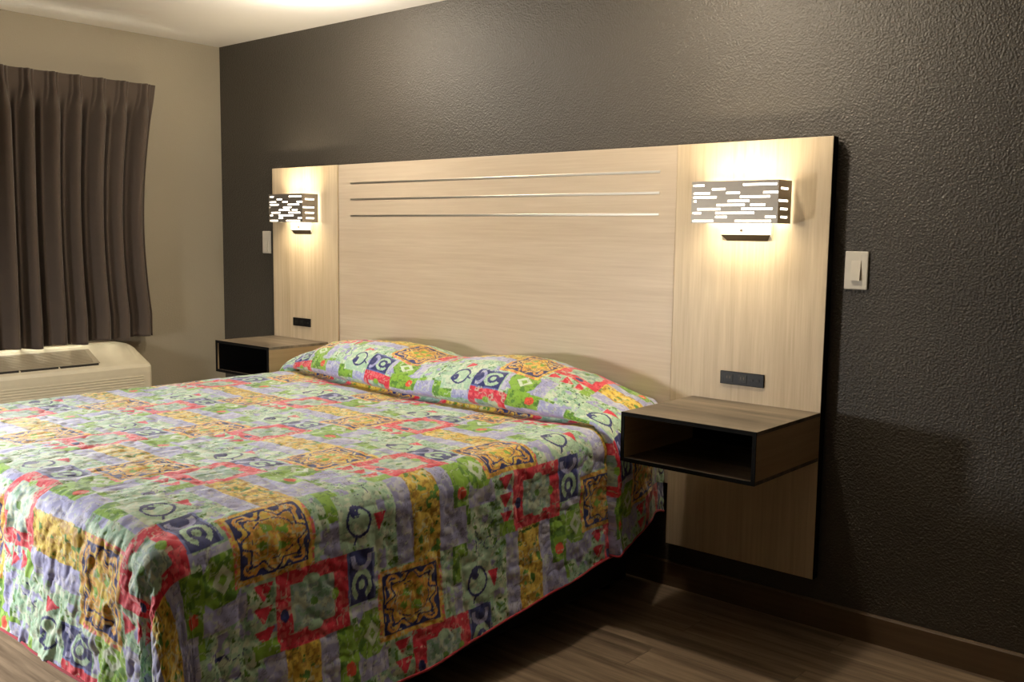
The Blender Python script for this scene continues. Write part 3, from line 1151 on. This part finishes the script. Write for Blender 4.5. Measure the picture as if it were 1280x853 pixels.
for a_, b_ in zip(rows[:-1], rows[1:]):
    for i in range(len(sec)):
        j = (i + 1) % len(sec)
        bm.faces.new((a_[i], a_[j], b_[j], b_[i]))
bm.faces.new(rows[0])
bm.faces.new(rows[-1][::-1])
body = obj('housing', bm, M['ptac'], ac, smooth=False)


def on_slope(f):
    """point on the sloping top, f 0 at the top to 1 at the front lip"""
    return (XL + 0.10 + f * 0.125, 0.762 - f * 0.080)


bm = bmesh.new()
p0, p1 = on_slope(0.16), on_slope(0.96)
nx_, nz_ = 0.080 / 0.1484, 0.125 / 0.1484
gy1, gy0 = -0.885, -1.58
v = []
for (px_, pz_) in (p0, p1):
    for h in (-0.002, 0.003):
        for yy in (gy0, gy1 - (0.0 if (px_, pz_) == p0 else -0.012)):
            v.append(bm.verts.new((px_ + nx_ * h, yy, pz_ + nz_ * h)))
# v: p0: (lo,y0),(lo,y1),(hi,y0),(hi,y1); p1 likewise
for f in ((0, 1, 5, 4), (2, 6, 7, 3), (0, 2, 3, 1), (4, 5, 7, 6), (0, 4, 6, 2), (1, 3, 7, 5)):
    bm.faces.new([v[i] for i in f])
gr = obj('air_grille', bm, M['grille'], ac)
gr['label'] = 'taupe air outlet panel'
bm = bmesh.new()
for i in range(12):
    f_ = 0.22 + i * 0.058
    px_, pz_ = on_slope(f_)
    px2, pz2 = on_slope(f_ + 0.026)
    a_ = [bm.verts.new((px_ + nx_ * h, yy, pz_ + nz_ * h)) for h in (0.003, 0.0045) for yy in (gy0 + 0.02, gy1 - 0.02)]
    c_ = [bm.verts.new((px2 + nx_ * h, yy, pz2 + nz_ * h)) for h in (0.003, 0.0045) for yy in (gy0 + 0.02, gy1 - 0.02)]
    for f in ((0, 1, 5, 4), (2, 6, 7, 3), (0, 2, 3, 1), (4, 5, 7, 6), (0, 4, 6, 2), (1, 3, 7, 5)):
        bm.faces.new([(a_ + c_)[k2] for k2 in f])
sub('louvers', bm, M['grille'], gr, ac)
# dark gap under the grille, broken by clips
bm = bmesh.new()
px_, pz_ = on_slope(1.0)
for ya, yb in ((-1.56, -1.28), (-1.27, -1.09), (-1.08, -0.885)):
    add_box(bm, px_ - 0.003, px_ + 0.006, ya, yb, pz_ - 0.006, pz_ + 0.005)
o = obj('outlet_gap', bm, M['grille_dark'], ac)
# fine ribs on the front
bm = bmesh.new()
for i in range(24):
    zz = 0.60 - i * 0.0135
    add_box(bm, XL + 0.257, XL + 0.2605, AY0 + 0.05, AY1 - 0.05, zz - 0.0045, zz + 0.0045, bev=0.0015, seg=1)
obj('front_ribs', bm, M['ptac'], ac)
